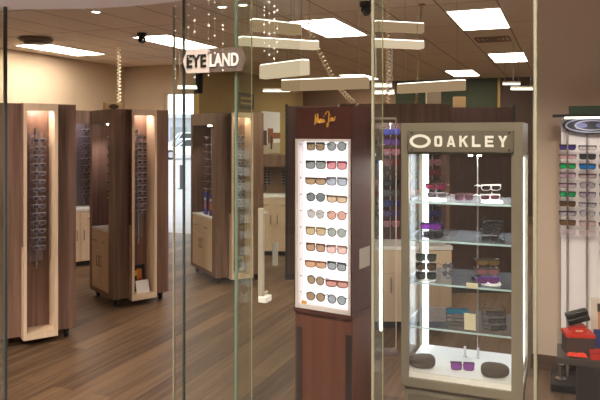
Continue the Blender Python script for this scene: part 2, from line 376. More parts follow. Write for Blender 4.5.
# coils
def coil(name, label, p0, p1, sag, r, turns, thick, mat):
    p0, p1 = Vector(p0), Vector(p1); k = turns * 12; P = []
    for i in range(k + 1):
        t = i / k; q = p0.lerp(p1, t); q.z -= sag * 4 * t * (1 - t)
        a = 2 * PI * i / 12; dirr = (p1 - p0).normalized(); u = dirr.cross(Vector((SY, -CY, 0)) if abs(dirr.z) > .9 else Vector((0, 0, 1))).normalized(); v_ = dirr.cross(u)
        P.append(q + (u * math.cos(a) + v_ * math.sin(a)) * r)
    return tag(MB().tube(P, thick, None, 5).cyl((p0.x, p0.y, H - .007), .03, .012).build(name, mat, smooth=True), label, 'hanging coil', 'white coiled ribbons hung from the ceiling')
M_COIL = plain('cream ribbon', (250, 236, 208), .5)
x, y = W(119, 8.3); coil('ribbon_coil', 'cream coil hanging straight down over the second tower', (x, y, H), (x, y, Zat(109, 8.3)), 0, 0.022, 18, .008, M_COIL)
a = W(307, 6.3); b = W(358, 5.4); coil('ribbon_coil', 'cream coil sagging from the big light towards the maroon cabinet', (*a, H - .045), (*b, Zat(106, 5.4)), .12, .019, 26, .0062, M_COIL)
x, y = W(388, 5.6); coil('ribbon_coil', 'cream coil hanging straight down beside the right glass fin', (x, y, H), (x, y, Zat(105, 5.6)), 0, .015, 26, .0058, M_COIL)
a = W(422, 5.7); b = W(416, 5.6); coil('ribbon_coil', 'thin dim coil hanging left of the tall glass case', (*a, H), (*b, Zat(106, 5.6)), 0, .01, 40, .004, plain('tan ribbon', (160, 128, 84), .5))
# tube lights mirrored in the glass, rebuilt as added glowing tubes deep inside
for p0, p1, d, py, g in ((178, 197, 8.8, 88, 'over the rear doorway'), (263, 290, 9.0, 91, 'above the pale poster'), (374, 392, 7.6, 86, 'upper one beside the right coil'), (374, 394, 7.4, 93, 'lower one beside the right coil'), (503, 520, 9.0, 84, 'upper one right of the green wall'), (511, 533, 8.0, 89, 'lower one right of the green wall')):
    a, b = Vector(W(p0, d)), Vector(W(p1, d)); z = Zat(py, d); c = (a + b) / 2; L = (b - a).length
    t = thing('mirrored_tube', 'thin white stand-in for a mirrored tube lamp ' + g, 'lamp', (c.x, c.y, z), YAW, 'stand-ins for mirrored tube lamps')
    MB().cyl((0, 0, 0), .012, L, axis='X', n=8).build('tube', M_TUBE, t); MB().box(-L / 2, L / 2, -.02, .02, .012, .035).build('fitting', M_WHITE, t)
    for s_ in (-1, 1): MB().tube([(s_ * L * .4, 0, .03), (s_ * L * .4, 0, H - z)], .003).build('hanger', M_STEEL, t)

# ------------------------------------------------------------------ eyewear
def frame_pts(style, sc):
    a, b, p, gx, up = {'round': (.024, .0225, 2.1, .031, 0), 'square': (.0265, .0205, 3.0, .033, 0), 'sport': (.031, .017, 2.6, .034, .002), 'shield': (.034, .021, 2.8, .035, 0)}[style]
    return a * sc, b * sc, p, gx * sc, up * sc
def glasses_meshes(fm, lm, style='square', sc=1.0, temples=True, rim=.0036, folded=False, nn=16):
    a, b, p, gx, up = frame_pts(style, sc); rim *= sc; cz = b + rim
    m = MB()
    for s_ in (-1, 1):
        m.ring(selli(s_ * gx, cz, a + rim, b + rim, p, nn), selli(s_ * gx, cz, a, b, p, nn), -.002 * sc, .002 * sc)
        if style != 'round': m.box(s_ * gx - a - rim * .8, s_ * gx + a + rim * .8, -.0035 * sc, .002 * sc, cz + b * .72, cz + b + rim * 1.15)
        m.box(s_ * (gx + a) - .004 * sc, s_ * (gx + a) + .006 * sc, -.002 * sc, .004 * sc, cz + b * .45, cz + b * .75)
        if temples:
            x = s_ * (gx + a + .004 * sc); L = .12 * sc if not folded else .05 * sc
            m.tube([(x, 0, cz + b * .6), (x, L * .7, cz + b * .6), (x * .98, L, cz + b * .1)], .0022 * sc, None, 5)
    m.tube([(-(gx - a), 0, cz + b * .3), (0, -.002 * sc, cz + b * .45), (gx - a, 0, cz + b * .3)], .0024 * sc, None, 5)
    fme = m.mesh('spectacle_frame', fm)
    l = MB()
    for s_ in (-1, 1): l.prism(selli(s_ * gx, cz, a, b, p, nn), -.001 * sc, .001 * sc)
    return fme, l.mesh('lens', lm)
LENS = {}
def lens_mat(rgb, k=.7):
    key = (rgb, k)
    if key in LENS: return LENS[key]
    m, n, l = nt('tinted lens'); b = n['Principled BSDF']
    b.inputs['Base Color'].default_value = lin(rgb); b.inputs['Roughness'].default_value = .08; b.inputs['Specular IOR Level'].default_value = .6
    t = n.new('ShaderNodeBsdfTransparent'); t.inputs['Color'].default_value = tuple(v ** .5 for v in lin(rgb))
    mx = n.new('ShaderNodeMixShader'); mx.inputs[0].default_value = k
    mx.inputs[0].default_value = 1 - (1 - k) ** .5 if k < 1 else 1
    l.new(t.outputs[0], mx.inputs[1]); l.new(b.outputs[0], mx.inputs[2]); l.new(mx.outputs[0], n['Material Output'].inputs['Surface'])
    LENS[key] = m; return m
def fmat(rgb): return plain('frame %d %d %d' % rgb, rgb, .3)
def glasses(label, loc, rz, fm, lm, style='square', sc=1.0, group=None, name='sunglasses', cat=None, **kw):
    fme, lme = glasses_meshes(fm, lm, style, sc, **kw)
    o = link(name, fme, None, loc, rz); tag(o, label, cat or name, group)
    link('lens', lme, o)
    return o
SPEC = {}
def spec_proto(sc):
    if sc in SPEC: return SPEC[sc]
    fme, _ = glasses_meshes(plain('silver spectacle frame', (190, 184, 192), .3, .6), None, 'square', sc, nn=10, rim=.003)
    SPEC[sc] = (fme, _); _.materials.clear(); _.materials.append(lens_mat((150, 140, 152), .35)); return SPEC[sc]
def spectacles(label, loc, rz, sc, group):
    fme, lme = spec_proto(sc)
    o = link('spectacles', fme, None, loc, rz); tag(o, label, 'spectacles', group); link('lens', lme, o); return o

def loc2w(t, v):
    a = t.rotation_euler.z; c, s = math.cos(a), math.sin(a)
    return (t.location.x + v[0] * c - v[1] * s, t.location.y + v[0] * s + v[1] * c, t.location.z + v[2])

# ------------------------------------------------------------------ the rotating wooden towers
TW, TZ0, TZ1 = .56, .075, 1.84
def handle(par, c, L, axis, out):
    m = MB()
    if axis == 'Z': m.tube([(c[0] + out, c[1], c[2] - L / 2), (c[0] + out, c[1], c[2] + L / 2)], .006).box(c[0] + min(0, out), c[0] + max(0, out), c[1] - .004, c[1] + .004, c[2] - L / 2, c[2] - L / 2 + .01).box(c[0] + min(0, out), c[0] + max(0, out), c[1] - .004, c[1] + .004, c[2] + L / 2 - .01, c[2] + L / 2)
    else: m.tube([(c[0] + out, c[1] - L / 2, c[2]), (c[0] + out, c[1] + L / 2, c[2])], .006).box(c[0] + min(0, out), c[0] + max(0, out), c[1] - L / 2, c[1] - L / 2 + .01, c[2] - .004, c[2] + .004).box(c[0] + min(0, out), c[0] + max(0, out), c[1] + L / 2 - .01, c[1] + L / 2, c[2] - .004, c[2] + .004)
    m.build('handle', M_CHROME, par)
def lamp(loc, w_, r, spot=False):
    l = bpy.data.lights.new('alcove_lamp_light', 'SPOT' if spot else 'POINT'); l.energy = w_; l.shadow_soft_size = r; l.color = (1, .9, .95)
    if spot: l.spot_size = R(120); l.spot_blend = .6
    o = bpy.data.objects.new('alcove_lamp_light', l); COL.objects.link(o); o.location = loc
def tower(label, corner, rz, rows, zr, which, side_rods, TD):
    # corner = front left corner on the floor
    c, s = math.cos(rz), math.sin(rz); lx, ly = TW / 2, TD / 2
    cx, cy = corner[0] + lx * c - ly * s, corner[1] + lx * s + ly * c
    t = thing('display_tower', label, 'display tower', (cx, cy, 0), rz, 'walnut display towers on castors')
    x0, x1, y0, y1 = -TW / 2, TW / 2, -TD / 2, TD / 2
    a0, a1 = -.125, .125; rec = .11; sr = .2
    b = MB()
    b.box(x0 + sr, x1, y0 + rec, y1, TZ0, TZ1)
    b.box(x0, a0, y0, y0 + rec, TZ0, TZ1); b.box(a1, x1, y0, y0 + rec, TZ0, TZ1)
    b.box(x0, x0 + sr, y1 - .06, y1, TZ0, TZ1); b.box(x0, x0 + sr, y0 + rec, y1 - .06, 1.71, TZ1); b.box(x0, x0 + sr, y0 + rec, y1 - .06, TZ0, .11)
    b.box(a0 - .004, a0, y0 - .065, y0, .76, TZ1)
    b.build('carcass', M_WOOD, t)
    f = MB(); yf = y0 - .07; yb = y0 + rec
    f.box(a0, a0 + .024, yf, yb, TZ0 - .02, TZ1).box(a1 - .024, a1, yf, yb, TZ0 - .02, TZ1).box(a0 + .024, a1 - .024, yf, yb, TZ0 - .02, TZ0 + .03).box(a0 + .024, a1 - .024, yf, yf + .06, TZ1 - .055, TZ1).box(a0 + .024, a1 - .024, yf + .06, yb, TZ1 - .008, TZ1)
    f.build('alcove_frame', M_CREAM, t)
    MB().box(a0 + .024, a1 - .024, yf + .075, yf + .095, TZ1 - .016, TZ1 - .009).build('alcove_lamp', M_SPOT, t)
    lamp(loc2w(t, (0, yf + .09, TZ1 - .03)), .75, .03)
    ap = MB().box(-.05, .05, y0 + rec - .03, y0 + rec - .024, .62, 1.62)
    ap.build('acrylic_panel', M_ACR, t)
    rod = MB().tube([(0, y0 + rec - .036, .56), (0, y0 + rec - .036, 1.66)], .006)
    for i in range(rows):
        z = zr[0] + (zr[1] - zr[0]) * i / (rows - 1)
        rod.tube([(0, y0 + rec - .036, z + .034), (0, y0 + rec - .13, z + .034)], .0025, None, 5)
    for z in (.6, 1.64): rod.box(-.01, .01, y0 + rec - .04, y0 + rec, z - .01, z + .01)
    rod.build('rod', M_STEEL, t)
    for i in range(rows):
        z = zr[0] + (zr[1] - zr[0]) * i / (rows - 1)
        spectacles('dark spectacles on the %s peg, front alcove of the %s' % (ORD[rows - 1 - i] if rows - 1 - i else 'topmost', which), loc2w(t, (0, y0 + rec - .128, z)), rz, .74, 'spectacles in the front of the %s' % which)
    # left side: maple cabinet below, lit alcove above
    cz = .70; ya, yb2 = y0 + rec + .002, y1 - .062
    MB().box(x0 + .012, x0 + sr, ya, yb2, .112, cz - .02).build('cabinet', M_CREAM, t)
    MB().box(x0, x0 + sr, ya, yb2, cz - .02, cz).build('countertop', M_WHITE, t)
    ym = (ya + yb2) / 2
    for u, v_ in ((ya + .004, ym - .002), (ym + .002, yb2 - .004)):
        dr = MB().box(x0, x0 + .011, u, v_, .49, cz - .026).build('drawer', M_CREAM, t); handle(dr, (x0, (u + v_) / 2, .58), .07, 'Y', -.022)
        dd = MB().box(x0, x0 + .011, u, v_, .118, .485).build('cabinet_door', M_CREAM, t); handle(dd, (x0, (u if u > ym else v_) + (.03 if u > ym else -.03), .39), .1, 'Z', -.022)
    MB().cyl((x0 + .1, ym, 1.704), .03, .01, n=14).build('alcove_lamp', M_SPOT, t)
    lamp(loc2w(t, (x0 + .09, ym, 1.69)), 5.0, .03, True)
    for k in range(side_rods):
        yy = ya + (yb2 - ya) * (k + .6) / (side_rods + .2)
        q = MB().tube([(x0 + sr - .03, yy, cz), (x0 + sr - .03, yy, 1.68)], .006)
        for i in range(8): q.tube([(x0 + sr - .03, yy, .95 + i * .085 + .03), (x0 + sr - .11, yy, .95 + i * .085 + .03)], .0025, None, 5)
        q.build('rod', M_STEEL, t)
        for i in range(8):
            spectacles('spectacles, %s peg of %s rod, side alcove of the %s' % (ORD[7 - i] if i < 7 else 'topmost', ('front', 'rear')[k], which), loc2w(t, (x0 + sr - .108, yy, .95 + i * .085)), rz - PI / 2, .82, 'spectacles in the side alcove of the %s' % which)
    for x in (x0 + .06, x1 - .06):
        for y in (y0 + .06, y1 - .06):
            MB().cyl((x, y, .03), .03, .024, axis='X', n=14).box(x - .018, x + .018, y - .02, y + .02, .045, TZ0).build('castor', M_BLACK, t)
    return t
T1 = tower('walnut display tower nearest, cut by the left edge', (-3.885, 3.645), R(57), 14, (.72, 1.54), 'nearest tower', 0, .7)
T2 = tower('walnut display tower with an orange card low in its lit alcove', (-3.846, 4.915), R(60), 13, (.86, 1.56), 'second tower', 1, .60)
T3 = tower('walnut display tower behind the shop front glass and door handle', (-3.42, 6.07), R(50), 12, (.80, 1.56), 'tower behind the glass', 2, .82)
# things in and on the towers
def card(label, loc, rz, w_, h_, mats, lean=.12, name='display_card', cat='card', th=.004):
    t = thing(name, label, cat, loc, rz)
    m = MB().box(-w_ / 2, w_ / 2, 0, th, 0, h_); m.build('board', mats[0], t)
    for (u0, u1, v0, v1, mm) in mats[1:]: MB().box(u0 * w_ - w_ / 2, u1 * w_ - w_ / 2, -.001, 0, v0 * h_, v1 * h_).build('print', mm, t)
    for o in t.children: pass
    t.rotation_euler = (-lean, 0, rz); return t
zb = TZ0 + .032
card('white price card at the foot of the second tower alcove', loc2w(T2, (.005, -.30 - .03, zb)), R(60), .13, .12, [M_WHITE], .25)
card('dark photo card with orange figure in the second tower alcove', loc2w(T2, (.0, -.30 + .05, zb)), R(60), .13, .25, [M_DARK, (.35, .75, .45, .85, plain('orange print', (214, 120, 40), .5)), (.15, .45, .6, .8, plain('yellow print', (200, 170, 80), .5)), (.55, .85, .3, .5, plain('rust print', (150, 60, 40), .5))], .12)
card('grey photo card at the foot of the tower behind the glass', loc2w(T3, (.0, -.41 + .0, zb)), R(50), .11, .18, [plain('grey print', (150, 150, 140), .5), (.2, .8, .3, .8, plain('dark grey print', (90, 90, 86), .5))], .12)
bx = loc2w(T2, (-.2, -.1, TZ1))
t = thing('paper_bag', 'small cream card with dark emblem on top of the second tower', 'card', (bx[0], bx[1], TZ1), R(60))
MB().box(-.09, .09, -.02, .02, 0, .07, bev=.004).build('board', plain('cream card', (222, 190, 140), .6), t); MB().prism(selli(0, .03, .05, .024, 2), -.022, -.02).build('emblem', plain('brown print', (90, 64, 44), .6), t)
for k, (yy, cc) in enumerate(((-.10, (70, 56, 150)), (.08, (50, 66, 160)))):
    t = thing('display_card', ('purple', 'blue')[k] + ' photo card with orange print on the white top of the glassed-off tower', 'card', loc2w(T3, (-TW / 2 + .06, yy, .70)), R(50 - 90))
    MB().box(-.055, .055, 0, .012, 0, .25).build('board', plain('print base %d' % k, cc, .5), t)
    MB().box(-.03, .03, -.001, 0, .07, .15).build('print', plain('orange print', (214, 120, 40), .5), t); MB().box(-.03, .02, -.001, 0, .16, .19).build('print', M_WHITE, t)

# ------------------------------------------------------------------ wall units
def wall_unit(label, loc, rz, w_, zc, zt, rods, rows, which, back, cols, dep=.4, lit=3, scale=.8):
    t = thing('wall_display_unit', label, 'display unit', loc, rz, 'display units with maple drawers')
    h = w_ / 2
    MB().box(-h, h, dep - .04, dep, zc, zt - .1).build('back_panel', back, t)
    MB().box(-h, -h + .03, .08, dep - .04, zc, zt - .1).box(h - .03, h, .08, dep - .04, zc, zt - .1).box(-h, h, .05, dep, zt - .1, zt).build('surround', M_WOOD, t)
    MB().box(-h + .004, h - .004, .014, dep, .06, zc - .03).build('cabinet', M_CREAM, t)
    MB().box(-h + .02, h - .02, .04, dep, 0, .06).build('plinth', M_DARK, t)
    MB().box(-h - .005, h + .005, -.006, dep, zc - .03, zc).build('countertop', M_WHITE, t)
    nd = 2
    for i in range(nd):
        u, v_ = -h + .006 + i * w_ / nd, -h - .002 + (i + 1) * w_ / nd
        dr = MB().box(u, v_, 0, .014, zc - .22, zc - .036).build('drawer', M_CREAM, t)
        MB().tube([((u + v_) / 2 - .05, -.018, zc - .12), ((u + v_) / 2 + .05, -.018, zc - .12)], .006).box((u + v_) / 2 - .05, (u + v_) / 2 - .04, -.018, 0, zc - .124, zc - .116).box((u + v_) / 2 + .04, (u + v_) / 2 + .05, -.018, 0, zc - .124, zc - .116).build('handle', M_CHROME, dr)
        dd = MB().box(u, v_, 0, .014, .065, zc - .226).build('cabinet_door', M_CREAM, t)
        xx = (v_ - .04) if i == 0 else (u + .04)
        MB().tube([(xx, -.018, zc - .38), (xx, -.018, zc - .26)], .006).box(xx - .004, xx + .004, -.018, 0, zc - .38, zc - .372).box(xx - .004, xx + .004, -.018, 0, zc - .268, zc - .26).build('handle', M_CHROME, dd)
    MB().box(-h + .03, h - .03, .05, .066, zt - .16, zt - .1).build('lamp_lip', M_WOOD, t)
    if lit: lamp(loc2w(t, (0, .13, zt - .15)), lit, .05)
    if lit: MB().box(-h + .05, h - .05, .1, .14, zt - .108, zt - .1).build('lamp', M_TUBE, t)
    for k in range(rods):
        xx = -h + w_ * (k + .5) / rods
        q = MB().tube([(xx, dep - .06, zc), (xx, dep - .06, zt - .1)], .006)
        zs = [zc + .12 + (zt - .22 - zc - .16) * i / (rows - 1) for i in range(rows)]
        for z in zs: q.tube([(xx, dep - .06, z + .03), (xx, dep - .14, z + .03)], .0025, None, 5)
        q.build('rod', M_STEEL, t)
        for i, z in enumerate(zs):
            lb = 'pair, %s peg of %s rod, %s' % (ORD[rows - 1 - i] if i < rows - 1 else 'topmost', ORD[k] if k else 'leftmost', which)
            if cols:
                c = cols[(k * 5 + i * 3) % len(cols)]
                glasses(c[0] + ' ' + lb, loc2w(t, (xx, dep - .138, z)), rz, fmat(c[1]), lens_mat(c[2]), 'square', scale, 'glasses on the ' + which, nn=10)
            else: spectacles('thin spectacles, ' + lb, loc2w(t, (xx, dep - .138, z)), rz, scale, 'glasses on the ' + which)
    return t
xa, ya_ = W(80, 7.9)
wall_unit('display unit with drawers seen in the gap between the two left towers', (xa, ya_, 0), R(62), .56, .70, 1.90, 3, 10, 'unit between left towers', plain('grey lit panel', (112, 100, 104), .5), None, .4, 1.4)
CC = [('red', (120, 24, 30), (170, 90, 96)), ('black', (20, 20, 24), (60, 60, 66)), ('blue', (30, 40, 120), (70, 80, 150)), ('pink', (190, 110, 130), (210, 170, 176)), ('brown', (70, 44, 30), (120, 96, 74)), ('grey', (90, 90, 96), (140, 140, 146)), ('violet', (70, 40, 110), (120, 100, 160))]
xc, yc = W(396, 5.35)
UC = wall_unit('wide display unit with maple drawers between maroon cabinet and tall case', (xc, yc, 0), YAW, .92, .685, 1.86, 5, 10, 'wide unit behind tall case', wood('dark maroon backing', (72, 44, 42), (96, 62, 56), .5), CC, .4, 1.8, 1.1)  # its hidden top lamp is added to brighten the glasses
xd, yd = W(274, 8.6)
wall_unit('low display unit with maple front left of the maroon cabinet', (xd, yd, 0), R(18), .50, .80, 1.34, 2, 5, 'low unit left of maroon cabinet', plain('tan backing', (150, 124, 96), .6), None, .4, False)
# tall dark wooden screen far behind the tower
for p0, p1, d, z1, lb in ((288, 345, 7.2, 1.92, 'tall dark wooden screen close behind the maroon cabinet'), (440, 512, 6.6, 1.88, 'wide dark wooden screen behind the tall glass case')):
    a, b = Vector(W(p0, d)), Vector(W(p1, d)); c = (a + b) / 2; L = (b - a).length
    t = thing('wooden_screen', lb, 'screen', (c.x, c.y, 0), YAW)
    MB().box(-L / 2, L / 2, 0, .05, .08, z1).build('board', wood('dark screen veneer', (54, 34, 32), (78, 52, 47), .5), t)
    MB().box(-L / 2 - .03, -L / 2, -.01, .06, 0, z1 + .02).box(L / 2, L / 2 + .03, -.01, .06, 0, z1 + .02).box(-L / 2, L / 2, -.01, .06, 0, .08).build('frame', M_DARK, t)
# cards on the wide unit / screen tops
for px, py0, py1, w_, c_, lb in ((434, 105, 119.5, 15, (244, 232, 214), 'white'), (460, 110, 119.5, 11, (150, 120, 84), 'tan')):
    d = 5.45 if px < 450 else 6.62
    x, y = W(px, d); z0 = 1.86 if px < 450 else 1.90
    t = thing('box', 'small %s box on top of the display behind the tall case' % lb, 'box', (x, y, z0 - (0 if px < 450 else .02)), YAW)
    MB().box(-.06, .06, 0, .06, 0, .11, bev=.003).build('carton', plain(lb + ' carton', c_, .6), t); MB().box(-.06, .06, .02, .04, .11, .113).build('flap', plain(lb + ' flap', tuple(int(v * .9) for v in c_), .6), t)
# wall notice and poster on the side wall
def on_side(px):
    r = (px - 300) / F; kx, ky = r * CY - SY, r * SY + CY
    d = XJ / kx; return d * ky, d
y0_, d0_ = on_side(235.5); y1_, d1_ = on_side(252.5)
t = thing('framed_notice', 'black framed notice with two gold lines on the mustard wall', 'notice', (XJ + .002, (y0_ + y1_) / 2, Zat(108, d0_)), 0)
hh = Zat(92, d0_) - Zat(108, d0_); ww = (y1_ - y0_) / 2
MB().box(0, .03, -ww, ww, 0, hh, bev=.006).build('frame', plain('dark notice frame', (48, 34, 22), .5), t)
MB().box(.03, .033, -ww * .84, ww * .84, hh * .13, hh * .87).build('sheet', plain('olive notice sheet', (96, 80, 40), .6), t)
for a, b in ((.25, .4), (.58, .73)): MB().box(.033, .036, -ww * .6, ww * .62, hh * a, hh * b).build('printed_line', plain('gold print', (190, 158, 74), .5), t)
y0_, d0_ = on_side(261); y1_, d1_ = on_side(279)
t = thing('poster', 'pale street photograph poster on the mustard wall', 'poster', (XJ + .002, (y0_ + y1_) / 2, Zat(154, d0_)), 0)
hh = Zat(111, d0_) - Zat(154, d0_); ww = (y1_ - y0_) / 2
MB().box(0, .02, -ww, ww, 0, hh).build('sheet', plain('pale sky print', (250, 250, 252), .5), t)
pr = MB(); c1, c2, c3 = plain('brick print', (150, 92, 62), .6), plain('pavement print', (196, 184, 160), .6), plain('figure print', (70, 64, 62), .6)
pr.box(.02, .022, -ww, ww, 0, hh * .25, c2).box(.02, .0225, -ww, -ww * .5, hh * .2, hh * .55, c3).box(.02, .0225, -ww * .4, ww * .2, hh * .25, hh * .6, c1).box(.02, .0225, ww * .2, ww, hh * .35, hh * .5, c1).box(.02, .023, -ww * .1, ww * .1, hh * .1, hh * .42, c3)
pr.build('print', None, t)

# ------------------------------------------------------------------ EYELAND sign on the glass
sx0, sx1 = -1.452, -1.16
def fx(px):
    r = (px - 300) / F; return YF * (r * CY - SY) / (r * SY + CY), YF / (r * SY + CY)
xl, dl_ = fx(186); xm, dm_ = fx(212); xr_, dr_ = fx(248)
z0, z1 = Zat(74.5, dl_), Zat(51, dl_); z0b, z1b = 1.865, 1.955
zc = 1.898; hh = .047
sg = thing('shop_sign', 'white hexagonal EYELAND sign on the glass beside the entrance', 'sign', (0, YF - .02, zc), 0)
MB().prism([(xl, 0), (xl + .018, hh), (xm, hh), (xm, -hh), (xl + .018, -hh)], -.004, .004).build('plate', plain('white sign plate', (226, 212, 198), .5), sg)
MB().prism([(xm, -hh), (xm, hh), (xr_ - .018, hh), (xr_, 0), (xr_ - .018, -hh)], -.004, .004).build('plate', glassy('frosted sign plate', (200, 180, 164), .04, .25, (190, 176, 160)), sg)
def fit(me, w_, h_):
    xs = [v.co.x for v in me.vertices]; zs = [v.co.z for v in me.vertices]
    cx_, cz_ = (min(xs) + max(xs)) / 2, (min(zs) + max(zs)) / 2
    me.transform(Matrix.Diagonal((w_ / (max(xs) - min(xs)), 1, h_ / (max(zs) - min(zs)), 1)) @ Matrix.Translation((-cx_, 0, -cz_)))
for txt, p0, p1, mm in (('EYE', 190.5, 209.5, plain('dark green lettering', (38, 42, 36), .5)), ('LAND', 213, 241.5, M_LETTER)):
    me = text_mesh(txt, .068, .002, .0018, 1, 1.05); fit(me, fx(p1)[0] - fx(p0)[0], .052); me.materials.append(mm); link('lettering', me, sg, (fx((p0 + p1) / 2)[0], -.008, 0))
for x in (xl + .02, xr_ - .03): MB().cyl((x, .012, 0), .005, .016, axis='Y').build('standoff', M_CHROME, sg)
# lights mirrored in the glass, rebuilt as added strands of white beads
strands = [(180, (8, 18, 32, 43, 60, 70, 79)), (193, (6, 17, 29, 44, 58)), (199, (10, 22, 33, 34, 48, 78)), (213, (2, 16, 27, 40, 52, 76)), (219, (4, 20, 37, 54)), (227, (9, 27, 31, 45, 71)), (268, (9, 12, 17, 26, 34, 44, 52)), (273, (4, 15, 24, 35, 47, 56)), (278, (8, 14, 21, 34, 40, 50, 60)), (281, (12, 30, 44, 53))]
for i, (px, ys) in enumerate(strands):
    x, d = fx(px); y = YF - .035
    zt = H if True else 0
    t = thing('mirrored_dot_strand', '%s strand of bead dots for lights mirrored in the glass, counted from the left' % (ORD[i] if i else 'first'), 'dot strand', (x, y, 0), 0, 'strands of mirrored light dots')
    zz = [Zat(q, d) for q in ys]
    if px < 240: zt = 2.2
    MB().tube([(0, 0, zt), (0, 0, min(zz) - .01)], .0003, None, 4).build('thread', plain('thread', (200, 190, 180), .6), t)
    for z in zz:
        if z < zt: MB().ball((0, 0, z), random.uniform(.003, .005), n=8).build('bead', plain('white bead', (255, 252, 246), .4), t, smooth=True)

# ------------------------------------------------------------------ maroon lightbox cabinet
mrz = R(22 + 31 - 22 - 0) * 0 + R(22) - math.atan2(.515, .857)
def camw(r, f): return r * CY - f * SY, r * SY + f * CY
mx, my = camw((353 - 300) / F * 2.85, 2.85)            # front right corner on the floor
MW, MD = .295, .20
e = Vector((math.cos(mrz), math.sin(mrz))); nb = Vector((-math.sin(mrz), math.cos(mrz)))
mc = Vector((mx, my)) - e * MW / 2 + nb * MD / 2
MT = Zat(107, 2.9)
dz = lambda py, d=2.92: Zat(py, d)
t = thing('sunglasses_cabinet', 'tall maroon cabinet with a lit white window of sunglasses', 'display cabinet', (mc.x, mc.y, 0), mrz)
MJ = t
h = MW / 2; y0, y1 = -MD / 2, MD / 2
zb0, zb1 = dz(311), dz(139)
MB().box(-h, h, y0 + .07, y1, zb0, MT).box(-h, h, y0, y0 + .07, zb1, MT).box(h - .006, h, y0 - .012, y0 + .07, zb0, zb1).box(-h, -h + .006, y0 - .012, y0 + .07, zb0, zb1).build('carcass', M_MAROON, t)
MB().box(-h - .004, h + .004, y0 - .012, y1 + .004, zb0 - .02, zb0).build('shelf_edge', M_MAROON, t)
bw = .016
MB().box(-h + .014, h - .012, y0 + .05, y0 + .07, zb0, zb1).build('light_panel', M_LIGHTBOX, t)
M_REV = plain('white reveal', (238, 226, 230), .4)
MB().box(-h + .006, -h + .014, y0 - .01, y0 + .07, zb0, zb1).box(h - .012, h - .006, y0 - .01, y0 + .07, zb0, zb1).box(-h + .012, h - .006, y0 - .01, y0 + .05, zb0, zb0 + .012).box(-h + .012, h - .006, y0 - .01, y0 + .05, zb1 - .01, zb1).build('window_surround', M_REV, t)
MB().box(-h + .006, -h + .02, y0 - .0125, y0 - .01, zb0, zb1).box(h - .018, h - .006, y0 - .0125, y0 - .01, zb0, zb1).box(-h + .018, h - .012, y0 - .0125, y0 - .01, zb0, zb0 + .02).box(-h + .018, h - .012, y0 - .0125, y0 - .01, zb1 - .012, zb1).build('window_trim', plain('pale grey trim', (214, 204, 206), .4), t)
bs = MB().box(-h - .002, h - .0, y0 + .0, y1, 0.0, zb0 - .02); bs.build('base', M_MAHOG, t)
for x in (-h + .006, h - .036): MB().box(x, x + .03, y0 - .002, y0 + .01, .3, zb0 - .09).build('groove', plain('dark groove', (40, 20, 14), .6), t)
MB().box(h - .001, h + .002, y0 + .06, y1 - .03, 1.0, 1.09).build('switch_plate', plain('grey plate', (150, 136, 126), .4), t)
# gold script
M_ = [[(0, 0), (.1, .35), (.2, .75), (.27, 1.02), (.3, .6), (.34, .12), (.44, .45), (.55, .85), (.62, 1.05), (.62, .5), (.66, .12), (.74, .1)],
      [(1.02, .45), (.9, .5), (.8, .3), (.82, .1), (.92, .12), (1.02, .42), (1.0, .15), (1.08, .1)],
      [(1.12, .45), (1.1, .15), (1.2, .1), (1.3, .42), (1.29, .15), (1.38, .1)], [(1.47, .43), (1.44, .15), (1.52, .1), (1.62, .22)], [(1.5, .64), (1.53, .7)],
      [(1.75, .8), (1.9, 1.0), (2.15, 1.08), (2.35, 1.0), (2.25, .6), (2.12, .1), (1.98, -.32), (1.85, -.4), (1.82, -.2), (2.05, .02), (2.3, .15)],
      [(2.42, .45), (2.38, .15), (2.46, .1)], [(2.46, .66), (2.5, .72)],
      [(2.58, .08), (2.62, .45), (2.62, .1), (2.72, .45), (2.74, .1), (2.86, .45), (2.86, .14), (3.0, .12), (3.25, .5)]]
sm = MB(); k = .0335
for st in M_:
    q = [Vector((a * k, 0, b * k * 1.35)) for a, b in st]
    P = []
    for i in range(len(q) - 1):
        p0, p1, p2, p3 = q[max(i - 1, 0)], q[i], q[i + 1], q[min(i + 2, len(q) - 1)]
        for u in range(4):
            s_ = u / 4; P.append(.5 * ((2 * p1) + (p2 - p0) * s_ + (2 * p0 - 5 * p1 + 4 * p2 - p3) * s_ ** 2 + (3 * p1 - p0 - 3 * p2 + p3) * s_ ** 3))
    P.append(q[-1]); sm.tube(P, .0025, None, 5)
o = sm.build('script_lettering', M_GOLD, t, (-.044, y0 - .002, dz(124.5)))
o.rotation_euler = (0, -R(7), 0)
# twenty pairs
rowy = [146.5, 165, 181, 198, 215, 232, 248.5, 265, 282, 298.5]
PAIRS = [[('brown', (60, 42, 30), (128, 98, 66)), ('grey', (44, 44, 46), (120, 124, 126))], [('grey-green', (50, 52, 50), (120, 122, 114)), ('rose red', (120, 50, 60), (206, 120, 128))],
         [('gold-brown', (96, 66, 40), (160, 126, 84)), ('blue-grey', (110, 104, 108), (158, 166, 178))], [('dark grey', (40, 40, 42), (92, 100, 98)), ('peach', (120, 90, 70), (206, 172, 134))],
         [('silver grey', (186, 180, 180), (172, 166, 160)), ('coral', (130, 84, 64), (204, 148, 124))], [('golden', (130, 110, 80), (186, 158, 112)), ('sage green', (120, 122, 116), (146, 152, 140))],
         [('chestnut', (110, 64, 50), (166, 124, 92)), ('pale pink', (140, 100, 90), (220, 178, 166))], [('amber', (128, 84, 48), (190, 138, 96)), ('slate', (60, 60, 64), (136, 140, 142))],
         [('olive brown', (70, 46, 36), (140, 116, 80)), ('copper red', (110, 50, 44), (186, 120, 104))], [('bronze', (60, 42, 30), (140, 108, 74)), ('cool grey', (46, 46, 50), (130, 138, 140))]]
pg = MB()
